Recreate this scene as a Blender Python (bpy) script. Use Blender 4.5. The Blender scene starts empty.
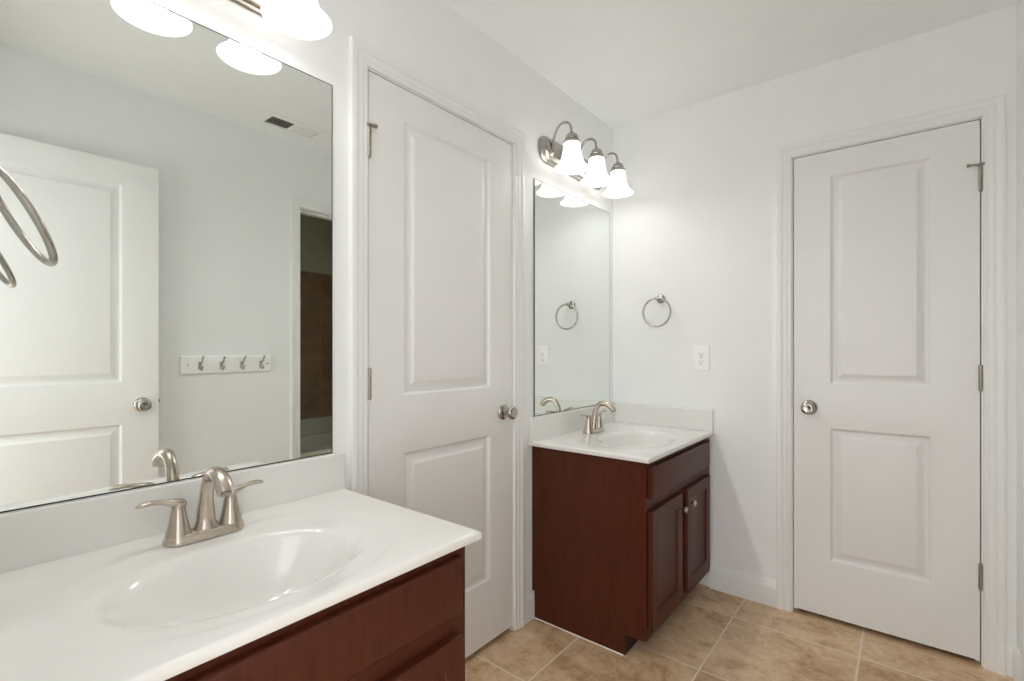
import bpy, bmesh, math, random
from mathutils import Vector, Matrix
PI = math.pi
random.seed(3)
sc = bpy.context.scene
col = sc.collection

# ------------------------------------------------------------------ camera
cam_d = bpy.data.cameras.new('camera')
cam = bpy.data.objects.new('camera', cam_d)
col.objects.link(cam)
cam.location = (1.2905, 0.0, 1.1862)
cam.rotation_euler = (PI / 2, 0, 0.6754)
cam_d.sensor_fit = 'HORIZONTAL'
cam_d.sensor_width = 36.0
cam_d.lens = 36.0 * 490.25 / 1024
cam_d.shift_y = 8.7 / 1024
cam_d.clip_start = 0.01
sc.camera = cam

# ------------------------------------------------------------------ light, exposure
world = bpy.data.worlds.new('world')
sc.world = world
world.use_nodes = True
bg = world.node_tree.nodes['Background']
bg.inputs[0].default_value = (0.985, 0.99, 1.0, 1)
bg.inputs[1].default_value = 3.4
sc.view_settings.view_transform = 'Standard'
sc.view_settings.look = 'None'
sc.view_settings.gamma = 1.0
sc.view_settings.use_curve_mapping = False
sc.view_settings.exposure = 0.04
BULB_W = 2.5          # watts of each lamp bulb
SHADE_G = 0.62          # glow of the frosted glass
SHADE_E = 4.5         # glow of the lit glass shades
sc.cycles.max_bounces = 14
sc.cycles.diffuse_bounces = 10
sc.cycles.glossy_bounces = 6

# ------------------------------------------------------------------ sizes (metres)
W, D, H = 1.6063, 2.5256, 2.4332
CT, BS, CF = 0.7825, 0.887, 0.5545       # counter top height, splash height, counter front
DT = 2.045                                # top of the door slabs

# ------------------------------------------------------------------ materials
def lin(c):
    return tuple(((v / 255) / 12.92 if v <= 10 else ((v / 255 + 0.055) / 1.055) ** 2.4) for v in c)

def mat(name, rgb, rough=0.5, metal=0.0, spec=0.5, noise=0.0, scale=8.0, bump=0.0, bscale=200.0, coat=0.0):
    m = bpy.data.materials.new(name)
    m.use_nodes = True
    nt = m.node_tree
    b = nt.nodes['Principled BSDF']
    b.inputs['Roughness'].default_value = rough
    b.inputs['Metallic'].default_value = metal
    b.inputs['Specular IOR Level'].default_value = spec
    b.inputs['Coat Weight'].default_value = coat
    tc = nt.nodes.new('ShaderNodeTexCoord')
    c = lin(rgb)
    n = nt.nodes.new('ShaderNodeTexNoise')
    n.inputs['Scale'].default_value = scale
    n.inputs['Detail'].default_value = 4
    nt.links.new(tc.outputs['Object'], n.inputs['Vector'])
    r = nt.nodes.new('ShaderNodeValToRGB')
    r.color_ramp.elements[0].position = 0.3
    r.color_ramp.elements[1].position = 0.7
    r.color_ramp.elements[0].color = tuple(v * (1 - noise) for v in c) + (1,)
    r.color_ramp.elements[1].color = tuple(min(1, v * (1 + noise)) for v in c) + (1,)
    nt.links.new(n.outputs['Fac'], r.inputs['Fac'])
    nt.links.new(r.outputs['Color'], b.inputs['Base Color'])
    if bump:
        n2 = nt.nodes.new('ShaderNodeTexNoise')
        n2.inputs['Scale'].default_value = bscale
        nt.links.new(tc.outputs['Object'], n2.inputs['Vector'])
        bp = nt.nodes.new('ShaderNodeBump')
        bp.inputs['Strength'].default_value = bump
        bp.inputs['Distance'].default_value = 0.002
        nt.links.new(n2.outputs['Fac'], bp.inputs['Height'])
        nt.links.new(bp.outputs['Normal'], b.inputs['Normal'])
    return m

M_wall = mat('wall_paint', (240, 242, 242), 0.75, noise=0.01, bump=0.12, bscale=260)
M_ceil = mat('ceiling_paint', (245, 248, 249), 0.85, noise=0.01, bump=0.15, bscale=180)
M_trim = mat('trim_paint', (238, 239, 238), 0.32, noise=0.01)
M_door = mat('door_paint', (236, 236, 235), 0.34, noise=0.01, bump=0.05, bscale=90)
M_marble = mat('cultured_marble', (232, 231, 228), 0.14, noise=0.012, scale=5, coat=0.3)
M_nickel = mat('brushed_nickel', (196, 186, 175), 0.27, metal=1.0, noise=0.04, scale=60)
M_steel = mat('satin_steel', (180, 176, 170), 0.25, metal=1.0, noise=0.04, scale=60)
M_hinge = mat('hinge_metal', (168, 162, 152), 0.35, metal=1.0, noise=0.06, scale=90)
M_dark = mat('black_rubber', (22, 21, 20), 0.6)
M_slot = mat('slot_shadow_plastic', (60, 57, 52), 0.6)
M_plastic = mat('white_plastic', (250, 250, 249), 0.3)
M_rack = mat('white_gloss_board', (249, 250, 249), 0.3)
M_tub = mat('tub_enamel', (206, 205, 190), 0.2)
M_sage = mat('bath_room_paint', (196, 196, 178), 0.7, noise=0.02)
M_void = mat('gap_shade_dark', (60, 58, 54), 0.9)  # darkness behind the door gaps, put into the colour
M_vent = mat('vent_enamel', (243, 245, 245), 0.4)
M_ventd = mat('vent_inside', (70, 70, 66), 0.8)
M_edge = mat('mirror_edge', (40, 43, 41), 0.4)

def mirror_mat():
    m = bpy.data.materials.new('mirror_silver')
    m.use_nodes = True
    b = m.node_tree.nodes['Principled BSDF']
    b.inputs['Base Color'].default_value = (0.865, 0.895, 0.865, 1)
    b.inputs['Metallic'].default_value = 1
    b.inputs['Roughness'].default_value = 0.0
    return m
M_mirror = mirror_mat()

def wood_mat(name='cherry_wood', dark=(64, 27, 16), light=(86, 40, 24)):
    m = bpy.data.materials.new(name)
    m.use_nodes = True
    nt = m.node_tree
    b = nt.nodes['Principled BSDF']
    tc = nt.nodes.new('ShaderNodeTexCoord')
    mp = nt.nodes.new('ShaderNodeMapping')
    mp.inputs['Scale'].default_value = (14, 14, 1.2)
    nt.links.new(tc.outputs['Object'], mp.inputs['Vector'])
    n = nt.nodes.new('ShaderNodeTexNoise')
    n.inputs['Scale'].default_value = 6
    n.inputs['Detail'].default_value = 7
    n.inputs['Roughness'].default_value = 0.65
    nt.links.new(mp.outputs['Vector'], n.inputs['Vector'])
    r = nt.nodes.new('ShaderNodeValToRGB')
    r.color_ramp.elements[0].position = 0.25
    r.color_ramp.elements[0].color = lin(dark) + (1,)
    r.color_ramp.elements[1].position = 0.78
    r.color_ramp.elements[1].color = lin(light) + (1,)
    nt.links.new(n.outputs['Fac'], r.inputs['Fac'])
    nt.links.new(r.outputs['Color'], b.inputs['Base Color'])
    b.inputs['Roughness'].default_value = 0.4
    b.inputs['Specular IOR Level'].default_value = 0.28
    return m
M_wood = wood_mat()
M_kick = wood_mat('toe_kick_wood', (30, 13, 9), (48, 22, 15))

def nd(nt, t, **kw):
    n = nt.nodes.new(t)
    for k, v in kw.items():
        setattr(n, k, v)
    return n

def math_n(nt, op, a, b=None):
    n = nt.nodes.new('ShaderNodeMath')
    n.operation = op
    for i, v in enumerate((a, b)):
        if v is None:
            continue
        if isinstance(v, (int, float)):
            n.inputs[i].default_value = v
        else:
            nt.links.new(v, n.inputs[i])
    return n.outputs[0]

def tile_mat(name, size, off, axes, grout_w, c_lo, c_mid, c_hi, c_grout, rough=0.4, row_shift=0.0):
    m = bpy.data.materials.new(name)
    m.use_nodes = True
    nt = m.node_tree
    b = nt.nodes['Principled BSDF']
    tc = nd(nt, 'ShaderNodeTexCoord')
    sx = nd(nt, 'ShaderNodeSeparateXYZ')
    nt.links.new(tc.outputs['Object'], sx.inputs[0])
    U = math_n(nt, 'DIVIDE', math_n(nt, 'SUBTRACT', sx.outputs[axes[0]], off[0]), size)
    V = math_n(nt, 'DIVIDE', math_n(nt, 'SUBTRACT', sx.outputs[axes[1]], off[1]), size)
    fu, fv = math_n(nt, 'FRACT', U), math_n(nt, 'FRACT', V)
    eu = math_n(nt, 'MINIMUM', fu, math_n(nt, 'SUBTRACT', 1, fu))
    ev = math_n(nt, 'MINIMUM', fv, math_n(nt, 'SUBTRACT', 1, fv))
    e = math_n(nt, 'MINIMUM', eu, ev)
    n0 = nd(nt, 'ShaderNodeTexNoise'); n0.inputs['Scale'].default_value = 30
    nt.links.new(tc.outputs['Object'], n0.inputs['Vector'])
    wob = math_n(nt, 'MULTIPLY', math_n(nt, 'SUBTRACT', n0.outputs['Fac'], 0.5), 0.004)
    e = math_n(nt, 'ADD', e, wob)
    g = nd(nt, 'ShaderNodeMapRange')
    g.inputs[1].default_value = grout_w / size * 0.42
    g.inputs[2].default_value = grout_w / size * 0.62
    nt.links.new(e, g.inputs[0])
    # per tile offset of the pattern
    cb = nd(nt, 'ShaderNodeCombineXYZ')
    nt.links.new(math_n(nt, 'FLOOR', U), cb.inputs[0])
    nt.links.new(math_n(nt, 'FLOOR', V), cb.inputs[1])
    wn = nd(nt, 'ShaderNodeTexWhiteNoise', noise_dimensions='3D')
    nt.links.new(cb.outputs[0], wn.inputs['Vector'])
    va = nd(nt, 'ShaderNodeVectorMath', operation='MULTIPLY_ADD')
    nt.links.new(wn.outputs['Color'], va.inputs[0])
    va.inputs[1].default_value = (7, 7, 7)
    nt.links.new(tc.outputs['Object'], va.inputs[2])
    n1 = nd(nt, 'ShaderNodeTexNoise')
    n1.inputs['Scale'].default_value = 7; n1.inputs['Detail'].default_value = 9
    n1.inputs['Roughness'].default_value = 0.68; n1.inputs['Distortion'].default_value = 0.6
    nt.links.new(va.outputs[0], n1.inputs['Vector'])
    n2 = nd(nt, 'ShaderNodeTexNoise')
    n2.inputs['Scale'].default_value = 34; n2.inputs['Detail'].default_value = 6
    n2.inputs['Roughness'].default_value = 0.7
    nt.links.new(va.outputs[0], n2.inputs['Vector'])
    f = math_n(nt, 'ADD', math_n(nt, 'MULTIPLY', n1.outputs['Fac'], 0.68),
               math_n(nt, 'MULTIPLY', n2.outputs['Fac'], 0.32))
    f = math_n(nt, 'ADD', f, math_n(nt, 'MULTIPLY', math_n(nt, 'SUBTRACT', wn.outputs['Value'], 0.5), 0.05))
    r = nd(nt, 'ShaderNodeValToRGB')
    r.color_ramp.elements[0].position = 0.37; r.color_ramp.elements[0].color = lin(c_lo) + (1,)
    r.color_ramp.elements[1].position = 0.64; r.color_ramp.elements[1].color = lin(c_hi) + (1,)
    k = r.color_ramp.elements.new(0.49); k.color = lin(c_mid) + (1,)
    nt.links.new(f, r.inputs['Fac'])
    mx = nd(nt, 'ShaderNodeMix', data_type='RGBA')
    mx.inputs[6].default_value = lin(c_grout) + (1,)
    nt.links.new(g.outputs[0], mx.inputs[0])
    nt.links.new(r.outputs['Color'], mx.inputs[7])
    nt.links.new(mx.outputs[2], b.inputs['Base Color'])
    b.inputs['Roughness'].default_value = rough
    bp = nd(nt, 'ShaderNodeBump')
    bp.inputs['Strength'].default_value = 0.5; bp.inputs['Distance'].default_value = 0.002
    nt.links.new(g.outputs[0], bp.inputs['Height'])
    nt.links.new(bp.outputs['Normal'], b.inputs['Normal'])
    return m
M_floor = tile_mat('floor_tile', 0.456, (0.2415, 1.851), (0, 1), 0.0075,
                   (172, 134, 98), (206, 175, 140), (226, 202, 168), (224, 208, 188), 0.42)
M_btile = tile_mat('bath_tile', 0.25, (0.05, 0.1), (1, 2), 0.006,
                   (132, 108, 84), (150, 125, 99), (162, 138, 111), (160, 140, 118), 0.35)
M_btile_x = tile_mat('bath_tile_side', 0.25, (0.05, 0.1), (0, 2), 0.006,
                     (132, 108, 84), (150, 125, 99), (162, 138, 111), (160, 140, 118), 0.35)

def shade_mat():
    m = bpy.data.materials.new('frosted_glass_lit')
    m.use_nodes = True
    nt = m.node_tree
    nt.nodes.remove(nt.nodes['Principled BSDF'])
    out = nt.nodes['Material Output']
    em = nd(nt, 'ShaderNodeEmission')
    em.inputs[0].default_value = (1.0, 0.99, 0.975, 1)
    em.inputs[1].default_value = SHADE_G
    tl = nd(nt, 'ShaderNodeBsdfTranslucent'); tl.inputs[0].default_value = (0.9, 0.89, 0.87, 1)
    gl = nd(nt, 'ShaderNodeBsdfGlossy'); gl.inputs['Roughness'].default_value = 0.25
    gl.inputs[0].default_value = (0.9, 0.9, 0.9, 1)
    m1 = nd(nt, 'ShaderNodeMixShader'); m1.inputs[0].default_value = 0.08
    nt.links.new(tl.outputs[0], m1.inputs[1]); nt.links.new(gl.outputs[0], m1.inputs[2])
    ad = nd(nt, 'ShaderNodeAddShader')
    nt.links.new(m1.outputs[0], ad.inputs[0]); nt.links.new(em.outputs[0], ad.inputs[1])
    nt.links.new(ad.outputs[0], out.inputs[0])
    return m
M_shade = shade_mat()

def bulb_mat():
    m = bpy.data.materials.new('bulb_glow')
    m.use_nodes = True
    nt = m.node_tree
    nt.nodes.remove(nt.nodes['Principled BSDF'])
    em = nd(nt, 'ShaderNodeEmission')
    em.inputs[0].default_value = (1.0, 0.97, 0.92, 1)
    em.inputs[1].default_value = SHADE_E
    nt.links.new(em.outputs[0], nt.nodes['Material Output'].inputs[0])
    return m
M_bulb = bulb_mat()

# ------------------------------------------------------------------ mesh helpers
def obj(name, verts, faces, m, parent=None, smooth=False, bevel=0.0, auto=None, kind=None, label=None):
    me = bpy.data.meshes.new(name)
    me.from_pydata([tuple(v) for v in verts], [], faces)
    bm = bmesh.new(); bm.from_mesh(me)
    bmesh.ops.remove_doubles(bm, verts=bm.verts, dist=1e-6)
    bmesh.ops.recalc_face_normals(bm, faces=bm.faces)
    bm.to_mesh(me); bm.free()
    for mm in (m if isinstance(m, (list, tuple)) else [m]):
        me.materials.append(mm)
    o = bpy.data.objects.new(name, me)
    col.objects.link(o)
    if parent is not None:
        o.parent = parent
    if bevel:
        b = o.modifiers.new('bevel', 'BEVEL'); b.width = bevel; b.segments = 2
        b.limit_method = 'ANGLE'; b.angle_limit = math.radians(40)
    if smooth or auto:
        for p in me.polygons:
            p.use_smooth = True
        if auto:
            bm = bmesh.new(); bm.from_mesh(me)
            for e in bm.edges:
                if len(e.link_faces) == 2 and e.calc_face_angle() > math.radians(auto):
                    e.smooth = False
            bm.to_mesh(me); bm.free()
    if kind:
        o['kind'] = kind
    if label:
        o['label'] = label
    return o

class MB:
    def __init__(s): s.v = []; s.f = []
    def add(s, vs, fs):
        n = len(s.v); s.v += [tuple(v) for v in vs]; s.f += [[i + n for i in f] for f in fs]; return s
    def box(s, x0, x1, y0, y1, z0, z1):
        return s.add([(x0,y0,z0),(x1,y0,z0),(x1,y1,z0),(x0,y1,z0),(x0,y0,z1),(x1,y0,z1),(x1,y1,z1),(x0,y1,z1)],
                     [(0,3,2,1),(4,5,6,7),(0,1,5,4),(1,2,6,5),(2,3,7,6),(3,0,4,7)])
    def loft(s, rings, cap=True):
        n = len(rings[0]); vs = [p for r in rings for p in r]; fs = []
        for k in range(len(rings) - 1):
            for i in range(n):
                j = (i + 1) % n
                fs.append((k*n+i, k*n+j, (k+1)*n+j, (k+1)*n+i))
        if cap:
            fs.append(tuple(range(n))[::-1]); fs.append(tuple(range((len(rings)-1)*n, len(rings)*n)))
        return s.add(vs, fs)
    def lathe(s, prof, c, axis='z', seg=32, cap=True):
        # prof: (radius, distance along the axis)
        A = {'x': (Vector((1,0,0)), Vector((0,1,0)), Vector((0,0,1))),
             'y': (Vector((0,1,0)), Vector((0,0,1)), Vector((1,0,0))),
             '-y': (Vector((0,-1,0)), Vector((1,0,0)), Vector((0,0,1))),
             '-x': (Vector((-1,0,0)), Vector((0,1,0)), Vector((0,0,1))),
             'z': (Vector((0,0,1)), Vector((1,0,0)), Vector((0,1,0))),
             '-z': (Vector((0,0,-1)), Vector((1,0,0)), Vector((0,1,0)))}[axis]
        c = Vector(c)
        rings = [[c + A[0]*h + (A[1]*math.cos(2*PI*i/seg) + A[2]*math.sin(2*PI*i/seg))*max(r, 1e-4)
                  for i in range(seg)] for r, h in prof]
        return s.loft(rings, cap)
    def tube(s, pts, rad, seg=14, cap=True, squash=None):
        pts = [Vector(p) for p in pts]
        n = len(pts)
        if not isinstance(rad, (list, tuple)): rad = [rad] * n
        up = None; rings = []
        for i, p in enumerate(pts):
            t = (pts[min(i+1, n-1)] - pts[max(i-1, 0)]).normalized()
            if up is None:
                up = t.orthogonal().normalized()
            up = (up - t * up.dot(t)).normalized()
            sd = t.cross(up)
            r = rad[i]
            ra, rb = r if isinstance(r, (list, tuple)) else (r, r)
            rings.append([p + up*ra*math.cos(2*PI*k/seg) + sd*rb*math.sin(2*PI*k/seg) for k in range(seg)])
        return s.loft(rings, cap)
    def build(s, name, m, parent=None, **k):
        return obj(name, s.v, s.f, m, parent, **k)

def empty(name, loc, label=None, cat=None, group=None, kind=None, rz=0):
    o = bpy.data.objects.new(name, None)
    o.empty_display_size = 0.05
    col.objects.link(o)
    o.location = loc; o.rotation_euler = (0, 0, rz)
    if label: o['label'] = label
    if cat: o['category'] = cat
    if group: o['group'] = group
    if kind: o['kind'] = kind
    return o

def tag(o, label, cat, group=None):
    o['label'] = label; o['category'] = cat
    if group: o['group'] = group
    return o

def struct(o, label=None, cat=None):
    o['kind'] = 'structure'
    if label: o['label'] = label
    if cat: o['category'] = cat
    return o

def bezier(pts, n=10):
    # Catmull-Rom through the points
    P = [Vector(p) for p in pts]
    P = [P[0]*2 - P[1]] + P + [P[-1]*2 - P[-2]]
    out = []
    for i in range(1, len(P) - 2):
        for k in range(n):
            t = k / n
            a, b, c, d = P[i-1], P[i], P[i+1], P[i+2]
            out.append(0.5*((2*b) + (c-a)*t + (2*a-5*b+4*c-d)*t*t + (3*b-a-3*c+d)*t**3))
    out.append(P[-2].copy())
    return out

# ------------------------------------------------------------------ room shell
T = 0.115
OP = 0.021            # jamb thickness plus clearance around a slab
A0, A1 = 0.903, 1.612          # linen door in the vanity wall (along y)
B0, B1 = 0.899, 1.510          # narrow door in the end wall (along x)
C0, C1 = 1.535, 2.245          # opening to the tub room in the right wall (along y)
E0, E1 = 0.775, 1.535          # entrance opening in the near wall (along x)

def wall_with_opening(name, axis, pos0, pos1, a, b, o0, o1, ztop, label):
    mb = MB()
    def bx(s0, s1, z0, z1):
        if axis == 'x': mb.box(pos0, pos1, s0, s1, z0, z1)
        else: mb.box(s0, s1, pos0, pos1, z0, z1)
    bx(a, o0, 0, H); bx(o1, b, 0, H); bx(o0, o1, ztop, H)
    o = mb.build(name, M_wall)
    return struct(o, label, 'wall')

ZT = DT + OP
wall_with_opening('wall_left', 'x', -T, 0, -T, D + T, A0 - OP, A1 + OP, ZT, 'white painted wall carrying both vanity mirrors and lamps')
wall_with_opening('wall_back', 'y', D, D + T, 0, W, B0 - OP, B1 + OP, ZT, 'white end wall with the narrow panel door and towel ring')
wall_with_opening('wall_right', 'x', W, W + T, -T, D + T, C0 - OP, C1 + OP, ZT, 'white wall opposite the mirrors, with the coat hooks on it')
wall_with_opening('wall_near', 'y', -T, 0, 0, W, E0 - OP, E1 + OP, ZT, 'white wall beside the entrance, seen edge on')

fl = MB().box(-T, W + T, -1.5, D + T, -0.05, 0).build('floor', M_floor)
struct(fl, 'beige and tan square ceramic floor tiles with pale grout', 'floor')
ce = MB().box(-T, W + T, -T, D + T, H, H + 0.05).build('ceiling', M_ceil)
struct(ce, 'flat white bathroom ceiling', 'ceiling')

def shell(name, x0, x1, y0, y1, z0, z1, t, m, skip, label):
    mb = MB()
    if '-x' not in skip: mb.box(x0 - t, x0, y0 - t, y1 + t, z0, z1)
    if '+x' not in skip: mb.box(x1, x1 + t, y0 - t, y1 + t, z0, z1)
    if '-y' not in skip: mb.box(x0, x1, y0 - t, y0, z0, z1)
    if '+y' not in skip: mb.box(x0, x1, y1, y1 + t, z0, z1)
    if '+z' not in skip: mb.box(x0 - t, x1 + t, y0 - t, y1 + t, z1, z1 + t)
    if '-z' not in skip: mb.box(x0 - t, x1 + t, y0 - t, y1 + t, z0 - t, z0)
    return struct(mb.build(name, m), label, 'wall')
shell('wall_gap_box_left', -T - 0.6, -T, A0 - 0.15, A1 + 0.15, 0, H, 0.03, M_void, ('+x',), 'dark coloured box added behind the wide panel door to keep its gap dark')  # unseen boxes added behind both doors, stop light leaking under the slabs
shell('wall_gap_box_back', B0 - 0.15, B1 + 0.15, D + T, D + T + 0.6, 0, H, 0.03, M_void, ('-y',), 'dark coloured box added behind the narrow panel door to keep its gap dark')

shell('wall_light_block', 0.70, 1.75, -1.5, -T, 0, H, 0.05, M_wall, ('+x', '+y', '-y', '-z'), 'unseen white wall and ceiling added behind the camera to block side light')  # unseen, placed to keep outside light off the open entrance door

# tub room beyond the right wall
TX0, TX1, TY0, TY1 = W + T, 2.72, 1.30, 3.02
shell('wall_tub_room', TX0, TX1, TY0, TY1, 0, H, 0.05, M_sage, ('-x', '-z'), 'grey green painted walls of the dim tub room')
MB().box(TX0, TX0 + 0.03, TY0, C0 - OP, 0, H).box(TX0, TX0 + 0.03, C1 + OP, TY1, 0, H)
ft = MB().box(TX0, TX1 + .05, TY0 - .05, TY1 + .05, -0.05, 0).build('floor_tub_room', M_floor)
struct(ft, 'beige tile floor of the tub room', 'floor')
struct(MB().box(W + T - 0.001, W + T + 0.012, TY0, C0 - OP - 0.07, 0, H).box(W + T - 0.001, W + T + 0.012, D + T, TY1, 0, H).build('wall_tub_room_front', M_sage), 'tub room side of the wall with the opening', 'wall')
tt = MB().box(TX1 - 0.012, TX1, TY0, TY1, 0.59, 1.85).build('wall_tub_tile_back', M_btile)
struct(tt, 'brown tile surround behind the bathtub', 'wall')
tt = MB().box(1.98, TX1 - 0.012, TY1 - 0.012, TY1, 0.59, 1.85).build('wall_tub_tile_side', M_btile_x)
struct(tt, 'brown tile on the end wall of the bathtub', 'wall')

# ------------------------------------------------------------------ doors
def panel_slab(name, w, h, th, m, parent):
    """Two panel moulded slab. local x = width, z = height, face at y=0 looking -y, body towards +y."""
    s = 0.138
    us = [0, s, w - s, w]
    vs_ = [0, 0.245, 0.822, 1.012, 1.918, h]
    mb = MB()
    prof = [(0, 0), (0.002, 0.0010), (0.006, 0.0070), (0.011, 0.0115), (0.016, 0.0125), (0.020, 0.0118), (0.041, 0.0022), (0.044, 0.0008), (0.047, 0.0006)]
    for i in range(3):
        for j in range(5):
            x0, x1, z0, z1 = us[i], us[i+1], vs_[j], vs_[j+1]
            if i == 1 and j in (1, 3):
                rings = [[(x0+o, d, z0+o), (x1-o, d, z0+o), (x1-o, d, z1-o), (x0+o, d, z1-o)] for o, d in prof]
                mb.loft(rings, cap=False)
                mb.add(rings[-1], [(0, 1, 2, 3)])
            else:
                mb.add([(x0,0,z0),(x1,0,z0),(x1,0,z1),(x0,0,z1)], [(0,1,2,3)])
    # back and edges (subdivided edge loops so that everything welds)
    fr = [(u, 0, 0) for u in us] + [(w, 0, v) for v in vs_[1:]] + [(u, 0, h) for u in us[::-1][1:]] + [(0, 0, v) for v in vs_[::-1][1:-1]]
    bk = [(x, th, z) for x, y, z in fr]
    n = len(fr)
    mb.add(fr + bk, [(i, (i+1) % n, (i+1) % n + n, i + n) for i in range(n)] + [tuple(range(n, 2*n))])
    o = mb.build(name, m, parent, auto=28)
    return o

def knob(parent, x, z, proj=0.062, label=None, y=0.0, sgn=-1, lock=False):
    ax = '-y' if sgn < 0 else 'y'
    k = MB().lathe([(0.001,0),(0.0325,0),(0.0325,0.002),(0.031,0.006),(0.024,0.010),(0.013,0.013),(0.0115,0.018),
                    (0.0115,0.026)], (x, y, z), ax, 36).build('knob_rose', M_steel, parent, auto=50)
    s = proj / 0.062
    kk = MB().lathe([(0.0105,0.024*s),(0.012,0.030*s),(0.018,0.034*s),(0.0245,0.040*s),(0.0275,0.047*s),(0.0272,0.052*s),
                     (0.024,0.058*s),(0.018,0.0605*s),(0.012,0.0600*s),(0.009,0.0590*s),(0.0001,0.0585*s)], (x, y, z), ax, 36).build('knob', M_steel, parent, auto=60)
    if lock:
        MB().box(x-0.0018, x+0.0018, y+sgn*0.0602*s if sgn > 0 else y-0.0602*s, y+sgn*0.0580*s if sgn>0 else y-0.0580*s, z-0.006, z+0.006).build('keyhole', M_dark, kk)
    return kk

def hinge(parent, x, z0, z1, stop=0):
    """barrel standing proud of the slab edge at local x, knuckle seams modelled as gaps"""
    h = empty('hinge', (x, 0, z0)); h.parent = parent
    L = z1 - z0
    mb = MB()
    n = 5
    for k in range(n):
        a, b = L*k/n + 0.0007, L*(k+1)/n - 0.0007
        mb.lathe([(0.0058,a),(0.0064,a+0.0006),(0.0064,b-0.0006),(0.0058,b)], (0, -0.0062, 0), 'z', 18)
    mb.lathe([(0.004,0.0),(0.004,L)], (0, -0.0062, 0), 'z', 12)
    mb.lathe([(0.0045,-0.004),(0.006,-0.0015),(0.0055,0)], (0, -0.0062, 0), 'z', 16)
    mb.lathe([(0.0055,L),(0.006,L+0.0015),(0.0045,L+0.004)], (0, -0.0062, 0), 'z', 16)
    mb.build('hinge_barrel', M_hinge, h, auto=40)
    MB().box(-0.0035, 0.0035, -0.0012, 0.0304, 0.001, L-0.001).build('hinge_leaf', M_hinge, h)
    if stop:
        # hinge pin door stop: a collar on the pin, threaded rod with rubber tips
        d = stop
        mb = MB()
        mb.lathe([(0.010,0),(0.0115,0.001),(0.0115,0.006),(0.010,0.007)], (0, -0.0062, L+0.004), 'z', 20)
        e = 0.012 if d > 0 else 0.030
        mb.tube([(0, -0.0062, L+0.0075), (d*e*0.5, -0.012, L+0.0075), (d*e, -0.014, L+0.0075)], 0.0036)
        mb.tube([(0, -0.0062, L+0.0075), (-d*0.008, -0.010, L+0.0075), (-d*0.012, -0.011, L+0.0075)], 0.0036)
        mb.build('pin_stop', M_hinge, h, auto=50)
        MB().tube([(d*(e-0.001), -0.0138, L+0.0075), (d*(e+0.009), -0.0138, L+0.0075)], [0.0058, 0.0068]).build('rubber_tip', M_hinge, h, auto=50)
    return h

def door(name, w, loc, rz, hinge_side, label, knobx, stop=True, lock=False, back_knob=False):
    d = empty(name, loc, label, 'door', kind='structure', rz=rz)
    panel_slab('door_slab', w, DT - 0.022, 0.035, M_door, d)
    knob(d, knobx, 0.93 - 0.024, lock=lock)
    hx = -0.0015 if hinge_side == 'l' else w + 0.0015
    s = 1 if hinge_side == 'l' else -1
    if stop is not None:
        hinge(d, hx, 0.270, 0.360)
        hinge(d, hx, 1.012, 1.102)
        hinge(d, hx, 1.757, 1.846, stop=s if stop else 0)
    ex = w if hinge_side == 'l' else 0
    sg = 1 if hinge_side == 'l' else -1
    MB().box(min(ex, ex+sg*0.0015), max(ex, ex+sg*0.0015), 0.006, 0.029, 0.889, 0.946).build('latch_plate', M_hinge, d)
    MB().box(min(ex, ex+sg*0.009), max(ex, ex+sg*0.009), 0.012, 0.023, 0.910, 0.925).build('latch_bolt', M_hinge, d)
    return d

# door 1: vanity wall. local x -> world y, local -y -> world +x : rotate +90
door('door_1', A1 - A0, (0.0, A0, 0.022), PI/2, 'l', 'white two panel door between the two vanities', (A1 - A0) - 0.060)
# door 2: end wall. local x -> world x, local -y -> world -y
door('door_2', B1 - B0, (B0, D, 0.022), 0, 'r', 'narrow white two panel door in the end wall', 0.061)
# door 3: entrance door standing open along the right wall; face looks to -x: rotate -90 => local x -> -y
ang = math.radians(-90 + 1.6)
Lc = 0.762
dc = door('door_3', Lc, (1.5075, 0.774, 0.022), ang, 'r', 'open white two panel entrance door lying against the right wall, seen in the large mirror', 0.066, lock=True)

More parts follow.
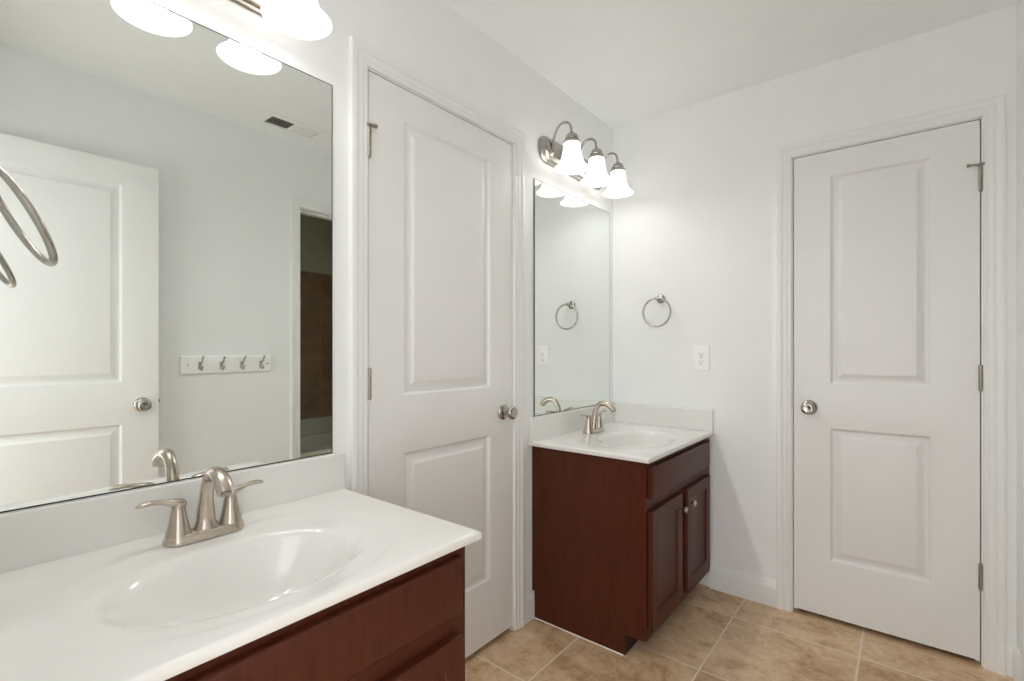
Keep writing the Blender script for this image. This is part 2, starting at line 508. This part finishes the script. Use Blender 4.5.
def jamb_and_casing(name, a, b, ztop, axis, face, sgn, depth=T, stopd=0.040, slab=True, both=False, label=None):
    """axis: direction along the opening ('x' or 'y'); face: wall surface coordinate; sgn: room side direction"""
    root = empty(name, ((a+b)/2, face, 0) if axis == 'x' else (face, (a+b)/2, 0), label, 'door trim', kind='structure')
    loc = root.location
    g = 0.004; jt = 0.017
    def P(s, d, z):   # s along the opening, d out of the wall into the room
        p = Vector((s, face + sgn*d, z)) if axis == 'x' else Vector((face + sgn*d, s, z))
        return p - loc
    def bx(mb, s0, s1, d0, d1, z0, z1):
        p, q = P(s0, d0, z0), P(s1, d1, z1)
        mb.box(min(p.x,q.x), max(p.x,q.x), min(p.y,q.y), max(p.y,q.y), z0, z1)
    mb = MB()
    bx(mb, a-g-jt, a-g, -depth, 0, 0, ztop+g+jt)
    bx(mb, b+g, b+g+jt, -depth, 0, 0, ztop+g+jt)
    bx(mb, a-g, b+g, -depth, 0, ztop+g, ztop+g+jt)
    if slab:
        bx(mb, a-g, a+0.010, -stopd-0.035, -stopd+0.003, 0, ztop+g)
        bx(mb, b-0.010, b+g, -stopd-0.035, -stopd+0.003, 0, ztop+g)
        bx(mb, a-g, b+g, -stopd-0.035, -stopd+0.003, ztop-0.010, ztop+g)
    mb.build('jamb', M_trim, root)
    # casing profile: (distance outward from the inner edge, thickness)
    prof = [(0,0),(0,0.008),(0.003,0.0105),(0.008,0.011),(0.011,0.0095),(0.015,0.0095),(0.019,0.0125),(0.030,0.0135),
            (0.034,0.0125),(0.038,0.0155),(0.046,0.0175),(0.056,0.0175),(0.0595,0.016),(0.0605,0.012),(0.0605,0)]
    def casing(dd, sg):
        r = 0.008
        path = [(a - r, 0, -1, 0), (a - r, ztop + r, -1, 1), (b + r, ztop + r, 1, 1), (b + r, 0, 1, 0)]
        rings = []
        for s0, z0, ds, dz in path:
            rings.append([P(s0 + ds*o, dd + sg*t, max(0, z0 + dz*o)) for o, t in prof])
        m = MB(); m.loft(rings)
        return m.build('casing', M_trim, root, auto=35)
    casing(0, 1)
    if both:
        casing(-depth, -1)
    return root

jamb_and_casing('trim_1', A0, A1, DT, 'y', 0.0, 1, label='white moulded casing around the door between the vanities')
jamb_and_casing('trim_2', B0, B1, DT, 'x', D, -1, label='white moulded casing around the narrow end wall door')
jamb_and_casing('trim_3', C0, C1, DT, 'y', W, -1, both=True, label='white casing around the opening to the tub room, seen in the large mirror')
jamb_and_casing('trim_4', E0, E1, DT, 'x', 0.0, 1, stopd=0.040, label='white casing around the entrance opening beside the camera')

# ------------------------------------------------------------------ baseboards
BH = 0.118
def baseboard(name, p0, p1, nrm, label):
    p0, p1, n = Vector(p0), Vector(p1), Vector(nrm)
    prof = [(0,0),(0.0135,0),(0.0135,0.086),(0.0125,0.092),(0.0095,0.098),(0.0075,0.106),(0.0055,0.114),(0.003,BH),(0,BH)]
    rings = [[p + n*t + Vector((0,0,z)) for t, z in prof] for p in (p0, p1)]
    return struct(MB().loft(rings).build(name, M_trim, auto=30), label, 'baseboard')
CAS = 0.0685
baseboard('baseboard_left', (0, A1+CAS, 0), (0, 1.755, 0), (1,0,0), 'short white baseboard between door casing and far vanity cabinet')
baseboard('baseboard_left_front', (0, 0.7785, 0), (0, A0-CAS, 0), (1,0,0), 'short white baseboard between near vanity and door casing')
baseboard('baseboard_back', (0.535, D, 0), (B0-CAS, D, 0), (0,-1,0), 'white baseboard on the end wall beside the far vanity')
baseboard('baseboard_back_corner', (B1+CAS, D, 0), (W, D, 0), (0,-1,0), 'sliver of white baseboard right of the narrow door')
baseboard('baseboard_right', (W, 0.0, 0), (W, C0-CAS, 0), (-1,0,0), 'white baseboard under the coat hooks')
baseboard('baseboard_right_far', (W, C1+CAS, 0), (W, D-0.0135, 0), (-1,0,0), 'white baseboard at the far end of the right wall')
baseboard('baseboard_near', (0.56, 0.0, 0), (E0-CAS, 0.0, 0), (0,1,0), 'white baseboard beside the entrance opening')

# ------------------------------------------------------------------ vanities
FX = 0.531          # face frame front
def mirror_y(y, flip):
    return D - y if flip else y

def rect_box(mb, x0, x1, y0, y1, z0, z1, flip, oy):
    a, b = mirror_y(y0, flip) - oy, mirror_y(y1, flip) - oy
    mb.box(x0, x1, min(a,b), max(a,b), z0, z1)

def vanity(flip, label):
    ya, yb = (1.7435 if flip else 1.7525), D - 0.002
    yc = mirror_y((ya+yb)/2, flip)
    root = empty('vanity_cabinet', (0.265, yc, 0), label, 'cabinet', 'cherry brown vanity cabinets')
    L = Vector((0.265, yc, 0))
    def B(mb, x0, x1, y0, y1, z0, z1):
        a, b = sorted((mirror_y(y0, flip) - yc, mirror_y(y1, flip) - yc))
        return mb.box(x0-0.265, x1-0.265, a, b, z0, z1)
    top = CT - 0.020
    # carcass: side panels notched at the toe, back, floor
    mb = MB()
    for s0, s1 in ((ya, ya+0.013), (yb-0.013, yb)):
        a, b = sorted((mirror_y(s0, flip) - yc, mirror_y(s1, flip) - yc))
        pr = [(0.0145,0),(0.444,0),(0.444,0.083),(FX-0.019,0.083),(FX-0.019,top),(0.001,top),(0.001,0.1195),(0.0145,0.1195)]
        mb.loft([[(x-0.265, a, z) for x, z in pr], [(x-0.265, b, z) for x, z in pr]])
    B(mb, 0.0145, 0.02, ya+0.013, yb-0.013, 0.083, top)
    B(mb, 0.02, FX-0.019, ya+0.013, yb-0.013, 0.083, 0.095)
    mb.build('body', M_wood, root)
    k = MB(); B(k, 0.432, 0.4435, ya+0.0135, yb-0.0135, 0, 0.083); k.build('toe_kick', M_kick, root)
    ck = MB(); B(ck, 0.0145, 0.440, ya-0.0035, ya-0.0001, 0, 0.003); ck.build('caulk_bead', M_plastic, root, label='white caulk line along the floor')
    # face frame
    d0, dl1, dr0, d1 = 1.768, 2.087, 2.147, 2.465
    f = MB()
    B(f, FX-0.019, FX, ya, 1.790, 0.083, top)
    B(f, FX-0.019, FX, 2.443, yb, 0.083, top)
    B(f, FX-0.019, FX, 1.790, 2.443, 0.727, top)
    B(f, FX-0.019, FX, 1.790, 2.443, 0.563, 0.632)
    B(f, FX-0.019, FX, 1.790, 2.443, 0.083, 0.134)
    B(f, FX-0.019, FX, 2.072, 2.162, 0.134, 0.563)
    f.build('face_frame', M_wood, root, bevel=0.0006)
    # false drawer front with an eased, stepped border
    def front(name, y0, y1, z0, z1, prof, parent=root):
        a, b = sorted((mirror_y(y0, flip) - yc, mirror_y(y1, flip) - yc))
        rings = [[(x-0.265, a, z0), (x-0.265, b, z0), (x-0.265, b, z1), (x-0.265, a, z1)] for x in (FX+0.0005,)]
        for o, x in prof:
            rings.append([(x-0.265, a+o, z0+o), (x-0.265, b-o, z0+o), (x-0.265, b-o, z1-o), (x-0.265, a+o, z1-o)])
        return MB().loft(rings).build(name, M_wood, parent, auto=25)
    FT = FX + 0.021
    front('drawer_front', d0, d1, 0.620, 0.739, [(0,FT-0.006),(0.002,FT-0.003),(0.005,FT-0.001),(0.009,FT)])
    door_prof = [(0,FT-0.005),(0.001,FT-0.002),(0.004,FT),(0.052,FT),(0.054,FT-0.002),(0.058,FT-0.003),(0.060,FT-0.0075),(0.064,FT-0.0085)]
    for y0, y1, kn in ((d0, dl1, dl1-0.026), (dr0, d1, dr0+0.026)):
        dr = front('door', y0, y1, 0.122, 0.574, door_prof)
        ky = mirror_y(kn, flip) - yc
        MB().lathe([(0.0001,0),(0.0075,0),(0.0075,0.0015),(0.005,0.003),(0.0048,0.012),(0.0075,0.015),(0.0125,0.018),
                    (0.0140,0.0215),(0.013,0.0250),(0.009,0.0275),(0.0001,0.0285)], (FT-0.265, ky, 0.512), 'x', 28).build('knob', M_steel, dr, auto=50)
    return root

vanity(True, 'cherry brown vanity cabinet in the foreground, under the large sink top')
vanity(False, 'cherry brown vanity cabinet in the far corner by the end wall')

def vanity_top(flip, label):
    y0, y1 = (1.7160 if flip else 1.7255), D
    cy = 0.412 if flip else 2.1215
    lo, hi = sorted((mirror_y(y0, flip), mirror_y(y1, flip)))
    if flip: lo = 0.0005
    else: hi = D - 0.0005
    root_loc = Vector((0.33, cy, CT))
    a, b = 0.147, 0.213
    A, Bb = 0.216, 0.315; OX = -0.014
    X0, X1, Y0, Y1 = 0.0005 - 0.33, CF - 0.33, lo - cy, hi - cy
    phis = [2*PI*i/96 for i in range(96)]
    for px in (X0, X1):
        for py in (Y0, Y1):
            phis.append(math.atan2(py/Bb, px/A) % (2*PI))
    phis = sorted(set(round(p, 6) for p in phis))
    def rect_pt(p, ins):
        dx, dy = A*math.cos(p), Bb*math.sin(p)
        t = 1e9
        if dx > 1e-9: t = min(t, (X1-ins)/dx)
        if dx < -1e-9: t = min(t, (X0+ins)/dx)
        if dy > 1e-9: t = min(t, (Y1-ins)/dy)
        if dy < -1e-9: t = min(t, (Y0+ins)/dy)
        return dx*t, dy*t
    rings = []
    bowl = [(0.10,-0.1340),(0.16,-0.1335),(0.26,-0.1315),(0.38,-0.127),(0.50,-0.119),(0.62,-0.106),(0.72,-0.090),(0.80,-0.071),
            (0.86,-0.053),(0.91,-0.037),(0.945,-0.0265),(0.975,-0.0185),(1.0,-0.0130),(1.025,-0.0090),(1.05,-0.0063),(1.075,-0.0047),(1.09,-0.0041)]
    for s, z in bowl:
        off = (1 - s) * -0.02      # drain sits a little towards the back
        rings.append([(a*s*math.cos(p) + off, b*s*math.sin(p), z) for p in phis])
    for k, z in ((0.20,-0.00335),(0.40,-0.0027),(0.60,-0.0021),(0.74,-0.0016),(0.84,-0.0012),(0.91,-0.0008),(0.96,-0.00045),(1.0,-0.0002),(1.045,0.0)):
        r = []
        for p in phis:
            e = Vector((a*1.09*math.cos(p), b*1.09*math.sin(p)))
            f = Vector((A*math.cos(p) + OX, Bb*math.sin(p)))
            q = e.lerp(f, min(k,1.0)) * (k if k > 1 else 1)
            q.x = max(X0+0.01, min(X1-0.0095-0.002*(1.045-k), q.x)); q.y = max(Y0+0.01, min(Y1-0.010, q.y))
            r.append((q.x, q.y, z))
        rings.append(r)
    for ins, z in ((0.008,0.0),(0.005,-0.0004),(0.0022,-0.0016),(0.0006,-0.004),(0.0,-0.007),(0.0,-0.0180),(0.0015,-0.0195),(0.06,-0.0195)):
        rings.append([rect_pt(p, ins) + (z,) for p in phis])
    mb = MB(); mb.loft(rings, cap=False)
    mb.add(rings[0], [tuple(range(len(phis)))])
    vt = mb.build('sink_countertop', M_marble, auto=50)
    vt.location = root_loc
    tag(vt, label, 'countertop', 'white moulded sink tops')
    # back splash and side splash
    z1 = BS - CT
    MB().box(X0, 0.022-0.33, Y0, Y1, -0.001, z1).build('backsplash', M_marble, vt, bevel=0.003)
    if flip: MB().box(0.022-0.33+0.0002, X1-0.004, Y0, Y0+0.020, -0.001, z1).build('side_splash', M_marble, vt, bevel=0.003)
    else: MB().box(0.022-0.33+0.0002, X1-0.004, Y1-0.020, Y1, -0.001, z1).build('side_splash', M_marble, vt, bevel=0.003)
    dx = -0.018
    MB().lathe([(0.0001,0.002),(0.012,0.003),(0.0165,0.002),(0.0170,-0.001),(0.0172,0.001),(0.0225,0.0012),(0.0235,0.0002),(0.0235,-0.003)], (dx, 0, -0.1335), 'z', 32).build('drain', M_nickel, vt, auto=50)
    return vt

vanity_top(True, 'large white sink top with oval basin in the foreground')
vanity_top(False, 'white sink top with oval basin in the far corner')

def faucet(cy, label):
    z = CT - 0.0006
    root = empty('faucet', (0.104, cy, z), label, 'faucet', 'brushed nickel centerset faucets')
    # base plate: rounded bar
    def stadium(hx, hy, zz, n=14):
        pts = []
        for i in range(n+1):
            t = -PI/2 + PI*i/n
            pts.append((hx*math.sin(t)*-1, hy-hx + hx*math.cos(t), zz))
        for i in range(n+1):
            t = PI/2 + PI*i/n
            pts.append((hx*math.sin(t)*-1, -(hy-hx) + hx*math.cos(t), zz))
        return pts
    prof = [(0.0280,0.0780,0.0),(0.0287,0.0787,0.003),(0.0280,0.0780,0.007),(0.0260,0.0765,0.012),(0.0245,0.0755,0.016),(0.023,0.0745,0.0175)]
    MB().loft([stadium(hx, hy, zz) for hx, hy, zz in prof]).build('base_plate', M_nickel, root, auto=50)
    # spout
    path = [(0.0,0.012),(0.001,0.045),(0.005,0.082),(0.014,0.114),(0.031,0.136),(0.054,0.143),(0.079,0.138),(0.098,0.124),(0.109,0.111)]
    P = bezier([(x, 0, zz) for x, zz in path], 6)
    n = len(P)
    key = [(0,0.0215,0.0245),(0.12,0.0165,0.0180),(0.28,0.0130,0.0135),(0.45,0.0120,0.0125),(0.65,0.0140,0.0155),(0.85,0.0138,0.0170),(1,0.0125,0.0168)]
    def kv(t):
        for (t0,a0,b0),(t1,a1,b1) in zip(key, key[1:]):
            if t <= t1:
                f = (t-t0)/(t1-t0); f = f*f*(3-2*f)
                return a0+(a1-a0)*f, b0+(b1-b0)*f
        return key[-1][1:]
    rings = []
    for i, p in enumerate(P):
        t = (P[min(i+1,n-1)] - P[max(i-1,0)]).normalized()
        sd = Vector((0,1,0)); nn = t.cross(sd)
        rx, ry = kv(i/(n-1))
        rings.append([p + nn*rx*math.cos(2*PI*k/28) + sd*ry*math.sin(2*PI*k/28) for k in range(28)])
    sp = MB().loft(rings).build('spout', M_nickel, root, auto=60)
    tdir = (P[-1]-P[-2]).normalized()
    MB().tube([P[-1]-tdir*0.002, P[-1]+tdir*0.003], 0.0095, 20).build('aerator', M_hinge, sp, auto=50)
    # lift rod knob behind the spout
    MB().lathe([(0.0025,0.0),(0.0025,0.048),(0.005,0.050),(0.0062,0.055),(0.005,0.060),(0.0001,0.0615)], (-0.0245, 0, 0.010), 'z', 18).build('lift_rod', M_nickel, root, auto=50)
    for s in (-1, 1):
        hy = s*0.0508
        hb = MB().lathe([(0.0245,0.014),(0.0240,0.018),(0.0205,0.030),(0.0170,0.046),(0.0140,0.062),(0.0125,0.072),(0.0125,0.0735)], (0, hy, 0), 'z', 32).build('handle', M_nickel, root, auto=50)
        # lever: cap on the post flowing outward into a thin paddle
        pts = [(0,-0.0135,0.0800,0.0055,0.006),(0,-0.009,0.0810,0.0105,0.0085),(0,0.0,0.0825,0.0130,0.0098),(0,0.012,0.0850,0.0110,0.0088),(0,0.024,0.0885,0.0080,0.0066),
               (0,0.034,0.0915,0.0068,0.0050),(0,0.044,0.0930,0.0080,0.0048),(0,0.054,0.0932,0.0096,0.0050),(0,0.063,0.0925,0.0098,0.0048),(0,0.070,0.0912,0.0070,0.0036),(0,0.0738,0.0905,0.0020,0.001)]
        rings = []
        for x, dy, zz, wx, tz in pts:
            rings.append([(x + wx*math.cos(2*PI*k/20), hy + s*dy, zz + tz*math.sin(2*PI*k/20)) for k in range(20)])
        MB().loft(rings).build('lever', M_nickel, hb, smooth=True)
        MB().lathe([(0.0122,0.0735),(0.0112,0.0745),(0.0112,0.0765),(0.0125,0.0775),(0.0125,0.082)], (0, hy, 0), 'z', 28).build('collar', M_nickel, hb, auto=50)
    return root
faucet(D - 2.1215 + 0.011, 'brushed nickel two handle faucet on the foreground sink top')
faucet(2.1215, 'brushed nickel two handle faucet on the far corner sink top')

# ------------------------------------------------------------------ mirrors
def mirror(y0, y1, label):
    z0, z1 = BS + 0.0005, 1.946
    mb = MB().box(0.0005, 0.0048, y0, y1, z0, z1)
    m = mb.build('wall_mirror', M_edge)
    m.location = (0, 0, 0)
    tag(m, label, 'mirror', 'frameless vanity mirrors')
    g = MB().add([(0.0051, y0+0.0027, z0+0.0027), (0.0051, y1-0.0027, z0+0.0027), (0.0051, y1-0.0027, z1-0.0027), (0.0051, y0+0.0027, z1-0.0027)], [(0,1,2,3)])
    g.add([(0.0049, y0+0.0027, z0+0.0027), (0.0049, y1-0.0027, z0+0.0027), (0.0049, y1-0.0027, z1-0.0027), (0.0049, y0+0.0027, z1-0.0027)], [(3,2,1,0)])
    g.build('silvered_glass', M_mirror, m)
    return m
mirror(0.050, 0.7784, 'large frameless mirror above the foreground sink, reflecting open door and coat hooks')
mirror(1.7643, 2.4779, 'frameless mirror above the far corner sink')

# ------------------------------------------------------------------ vanity lights
def vanity_light(cy, label):
    cz = 2.073
    root = empty('vanity_light', (0.0, cy, cz), label, 'wall lamp', 'three shade vanity lamps')
    def oval(hy, hz, x, n=14):
        # rounded bar outline
        pts = []
        for i in range(n+1):
            t = -PI/2 + PI*i/n
            pts.append((x, hy-hz + hz*math.cos(t), 0.0285 + hz*math.sin(t)))
        for i in range(n+1):
            t = PI/2 + PI*i/n
            pts.append((x, -(hy-hz) + hz*math.cos(t), 0.0285 + hz*math.sin(t)))
        return pts
    prof = [(0.298,0.0610,0.0005),(0.300,0.0625,0.006),(0.296,0.0600,0.010),(0.286,0.055,0.012),(0.283,0.0525,0.014),(0.279,0.049,0.022),(0.269,0.039,0.027),(0.25,0.020,0.029)]
    MB().loft([oval(a, b, x) for a, b, x in prof]).build('backplate', M_steel, root, auto=40)
    for dy in (-0.224, 0.0, 0.224):
        p = bezier([(0.026,dy,0.012),(0.031,dy,0.040),(0.043,dy,0.090),(0.068,dy,0.126),(0.102,dy,0.133),(0.127,dy,0.112),(0.135,dy,0.066)], 7)
        arm = MB().tube(p, 0.0058, 14).lathe([(0.018,0),(0.018,0.003),(0.011,0.008),(0.006,0.016)], (0.026,dy,0.012), 'x', 22).build('arm', M_steel, root, auto=50)
        MB().lathe([(0.007,0.080),(0.011,0.076),(0.016,0.072),(0.0245,0.066),(0.0265,0.062),(0.0265,0.054),(0.030,0.052),(0.0315,0.048),(0.0300,0.045),
                    (0.033,0.042),(0.0365,0.038),(0.037,0.030),(0.035,0.028)], (0.135,dy,0), 'z', 32).build('socket_cup', M_steel, arm, auto=35)
        outp = [(0.0330,0.032),(0.0360,0.028),(0.0375,0.022),(0.0385,0.008),(0.0410,-0.012),(0.0455,-0.032),(0.0520,-0.050),(0.0595,-0.064),(0.0690,-0.074),(0.0775,-0.080),(0.0800,-0.083)]
        inn = [(r-0.0032, z_+0.0005) for r, z_ in outp[::-1]]
        inn[0] = (0.0782, -0.0845)
        MB().lathe(outp+inn, (0.135,dy,0), 'z', 40, cap=False).build('glass_shade', M_shade, arm, smooth=True)
        MB().lathe([(0.010,0.034),(0.012,0.024),(0.014,0.014),(0.021,0.004),(0.0265,-0.006),(0.028,-0.014),(0.0255,-0.024),(0.018,-0.031),(0.008,-0.0345),(0.0001,-0.0350)],
                   (0.135,dy,0), 'z', 28).build('bulb', M_bulb, arm, smooth=True)
        ld = bpy.data.lights.new('bulb_light', 'POINT')
        ld.energy = BULB_W; ld.color = (1.0, 0.985, 0.96); ld.shadow_soft_size = 0.03
        ld.use_nodes = True
        lf = ld.node_tree.nodes.new('ShaderNodeLightFalloff')
        lf.inputs['Strength'].default_value = 1.0
        ld.node_tree.links.new(lf.outputs['Linear'], ld.node_tree.nodes['Emission'].inputs['Strength'])
        lo = bpy.data.objects.new('bulb_light', ld); col.objects.link(lo)
        lo.parent = root; lo.location = (0.135, dy, -0.062)
    return root
vanity_light(D - 2.144, 'three shade nickel wall lamp over the foreground mirror, cut by the top of the picture')
vanity_light(2.093, 'three shade nickel wall lamp over the far corner mirror')

# ------------------------------------------------------------------ towel rings
def towel_ring(x, wally, sgn, tilt, label, zt=1.452, reach=0.060, R=0.0735, TR=0.0050):
    root = empty('towel_ring', (x, wally, zt), label, 'towel ring', 'nickel towel rings', rz=0)
    ax = 'y' if sgn > 0 else '-y'
    MB().lathe([(0.0001,0),(0.0235,0),(0.0240,0.003),(0.0225,0.007),(0.018,0.010),(0.010,0.013)], (0,0.0005*sgn,0), ax, 30).build('backplate', M_steel, root, auto=50)
    MB().lathe([(0.0095,0.010),(0.0080,0.020),(0.0075,reach-0.012),(0.0085,reach-0.006),(0.0085,reach+0.004),(0.006,reach+0.007),(0.0001,reach+0.008)], (0,0,0), ax, 22).build('post', M_steel, root, auto=50)
    c = Vector((0, sgn*(reach + R*math.sin(tilt)), -R*math.cos(tilt)))
    u = Vector((1,0,0)); v = Vector((0, -sgn*math.sin(tilt), math.cos(tilt)))
    n = 64; rings = []
    nr = u.cross(v)
    for i in range(n):
        t = 2*PI*i/n
        d = u*math.cos(t) + v*math.sin(t)
        rings.append([c + d*(R + TR*math.cos(2*PI*k/12)) + nr*TR*math.sin(2*PI*k/12) for k in range(12)])
    rings.append(rings[0])
    MB().loft(rings, cap=False).build('ring', M_steel, root, smooth=True)
    return root
towel_ring(0.281, D, -1, 0.0, 'nickel towel ring on the end wall above the outlet')
towel_ring(0.225, 0.0, 1, math.radians(28), 'nickel towel ring at the left picture edge, in front of the large mirror', zt=1.462, reach=0.079, R=0.0780, TR=0.0054)

# ------------------------------------------------------------------ outlet
o = empty('wall_outlet', (0.491, D, 1.142), 'white two socket wall outlet plate on the end wall below the towel ring', 'outlet')
MB().loft([[(s*hw, y, t*hh) for s, t in ((-1,-1),(1,-1),(1,1),(-1,1))] for hw, hh, y in ((0.0405,0.0635,-0.0004),(0.0405,0.0635,-0.0035),(0.0375,0.0605,-0.0058),(0.033,0.056,-0.0060))]).build('plate', M_plastic, o, auto=30)
for zc in (0.0195, -0.0195):
    r = MB().lathe([(0.0001,0.0055),(0.0165,0.0055),(0.0168,0.0075),(0.016,0.0082),(0.0001,0.0082)], (0,0,zc), '-y', 28).build('receptacle', M_plastic, o, auto=50)
    MB().box(-0.0075,-0.0055,-0.0086,-0.0080,zc-0.001,zc+0.008).box(0.0055,0.0075,-0.0086,-0.0080,zc-0.001,zc+0.007).lathe([(0.0026,0.0080),(0.0026,0.0086)],(0,0,zc-0.008),'-y',12).build('slots', M_slot, r)
MB().lathe([(0.0001,0.0055),(0.0032,0.0055),(0.0030,0.0068),(0.0001,0.007)], (0,0,0), '-y', 14).build('screw', M_steel, o)

# ------------------------------------------------------------------ coat rack on the right wall
rk = empty('coat_rack', (W, 1.118, 1.104), 'white board with four nickel coat hooks on the right wall, seen in the large mirror', 'coat rack')
MB().loft([[(x, s*hw, t*hh) for s, t in ((-1,-1),(1,-1),(1,1),(-1,1))] for hw, hh, x in ((0.228,0.047,-0.0004),(0.228,0.047,-0.010),(0.226,0.045,-0.0135),(0.221,0.040,-0.016),(0.219,0.038,-0.016))]).build('board', M_rack, rk, auto=25)
for hy in (0.978, 1.081, 1.184, 1.287):
    y = hy - 1.118
    h = MB()
    # plate, long upper prong and short curled lower prong
    h.loft([[(x, y+s*0.0075*k, t) for s, t in ((-1,-0.022),(1,-0.022),(1.1,0.0),(1,0.016),(-1,0.016),(-1.1,0.0))] for x, k in ((-0.0155,1.0),(-0.0185,1.0),(-0.020,0.8))])
    up = bezier([(-0.019,y,0.004),(-0.030,y,0.006),(-0.044,y,0.017),(-0.055,y,0.032),(-0.060,y,0.040)], 6)
    h.tube(up, 0.0042, 10)
    h.lathe([(0.0001,-0.0075),(0.005,-0.006),(0.0072,0),(0.005,0.006),(0.0001,0.0075)], up[-1], 'z', 14)
    dn = bezier([(-0.019,y,-0.006),(-0.025,y,-0.020),(-0.036,y,-0.027),(-0.046,y,-0.022),(-0.049,y,-0.010)], 6)
    h.tube(dn, 0.0042, 10)
    h.lathe([(0.0001,-0.006),(0.0045,-0.0045),(0.0060,0),(0.0045,0.0045),(0.0001,0.006)], dn[-1], 'z', 14)
    h.build('hook', M_steel, rk, auto=50)
for y in (-0.196, 0.207):
    MB().lathe([(0.0001,0.016),(0.0045,0.016),(0.0035,0.0178),(0.0001,0.018)], (0,y,0), '-x', 14).build('screw', M_steel, rk)

# ------------------------------------------------------------------ ceiling vent
v = empty('ceiling_vent', (1.395, 1.372, H), 'white rectangular register in the ceiling, seen in the large mirror', 'vent')
fr = MB()
hx, hy, ix, iy = 0.083, 0.168, 0.050, 0.132
def rr(a, b, z): return [(-a,-b,z),(a,-b,z),(a,b,z),(-a,b,z)]
fr.loft([rr(hx,hy,-0.0005), rr(hx,hy,-0.002), rr(hx-0.012,hy-0.012,-0.007), rr(ix,iy,-0.007), rr(ix,iy,-0.001)], cap=False)
fr.box(-ix, ix, -0.006, 0.006, -0.0075, -0.001)
fr.build('frame', M_vent, v, auto=25)
MB().add(rr(ix, iy, -0.0008), [(0,1,2,3)]).build('duct_opening', M_ventd, v)
for half, sgn in ((-1, -1), (1, 1)):
    for k in range(9):
        yc = half*(0.013 + 0.0135*k)
        d = 0.0035
        t = 0.0042
        MB().add([(-ix,yc-t,-0.0012 if sgn>0 else -0.0078),(ix,yc-t,-0.0012 if sgn>0 else -0.0078),(ix,yc+t,-0.0078 if sgn>0 else -0.0012),(-ix,yc+t,-0.0078 if sgn>0 else -0.0012),
                  (-ix,yc-t,-0.0006 if sgn>0 else -0.0072),(ix,yc-t,-0.0006 if sgn>0 else -0.0072),(ix,yc+t,-0.0072 if sgn>0 else -0.0006),(-ix,yc+t,-0.0072 if sgn>0 else -0.0006)],
                 [(0,1,2,3),(4,5,6,7),(0,1,5,4),(2,3,7,6),(0,3,7,4),(1,2,6,5)]).build('louver', M_vent, v)

# ------------------------------------------------------------------ bathtub
def tub():
    x0, x1, y0, y1, zt = 1.985, TX1 - 0.0125, TY0 + 0.001, TY1 - 0.0125, 0.46
    cx_, cy_ = (x0+x1)/2, (y0+y1)/2
    hx_, hy_ = (x1-x0)/2, (y1-y0)/2
    def rc(ax, ay, r, z, n=8):
        pts = []
        for qx, qy, t0 in ((1,1,0),(-1,1,PI/2),(-1,-1,PI),(1,-1,3*PI/2)):
            for i in range(n+1):
                t = t0 + PI/2*i/n
                pts.append((qx*(ax-r) + r*math.cos(t), qy*(ay-r) + r*math.sin(t), z))
        return pts
    rings = [rc(hx_-0.01,hy_,0.01,0.0), rc(hx_-0.01,hy_,0.01,zt-0.05), rc(hx_,hy_,0.012,zt-0.035), rc(hx_,hy_,0.015,zt-0.006), rc(hx_-0.006,hy_-0.006,0.015,zt),
             rc(hx_-0.075,hy_-0.08,0.12,zt), rc(hx_-0.085,hy_-0.09,0.12,zt-0.01), rc(hx_-0.11,hy_-0.13,0.12,zt-0.2), rc(hx_-0.14,hy_-0.20,0.12,zt-0.34), rc(hx_-0.20,hy_-0.27,0.1,zt-0.37)]
    t = MB().loft(rings).build('bathtub', M_tub, auto=40)
    t.location = (cx_, cy_, 0)
    MB().box(hx_-0.010, hx_-0.0005, -hy_, hy_, zt-0.002, 0.589).build('back_flange', M_tub, t, bevel=0.002)
    tag(t, 'pale built-in bathtub in the dim tub room, seen in the large mirror', 'bathtub')
tub()
tl = empty('added_fill_lamp', (2.05, 2.0, H), 'small round lamp added out of view to brighten the dim tub room', 'added fill lamp')  # added source, out of view, lifts the brightness of the tub room
MB().lathe([(0.0001,0.0005),(0.13,0.0005),(0.135,0.006),(0.135,0.022),(0.125,0.028),(0.0001,0.028)], (0,0,0), '-z', 40).build('base', M_steel, tl, auto=40)
MB().lathe([(0.0001,0.0285),(0.115,0.0285),(0.112,0.045),(0.090,0.070),(0.050,0.086),(0.0001,0.090)], (0,0,0), '-z', 40).build('glass_dome', M_shade, tl, auto=60)
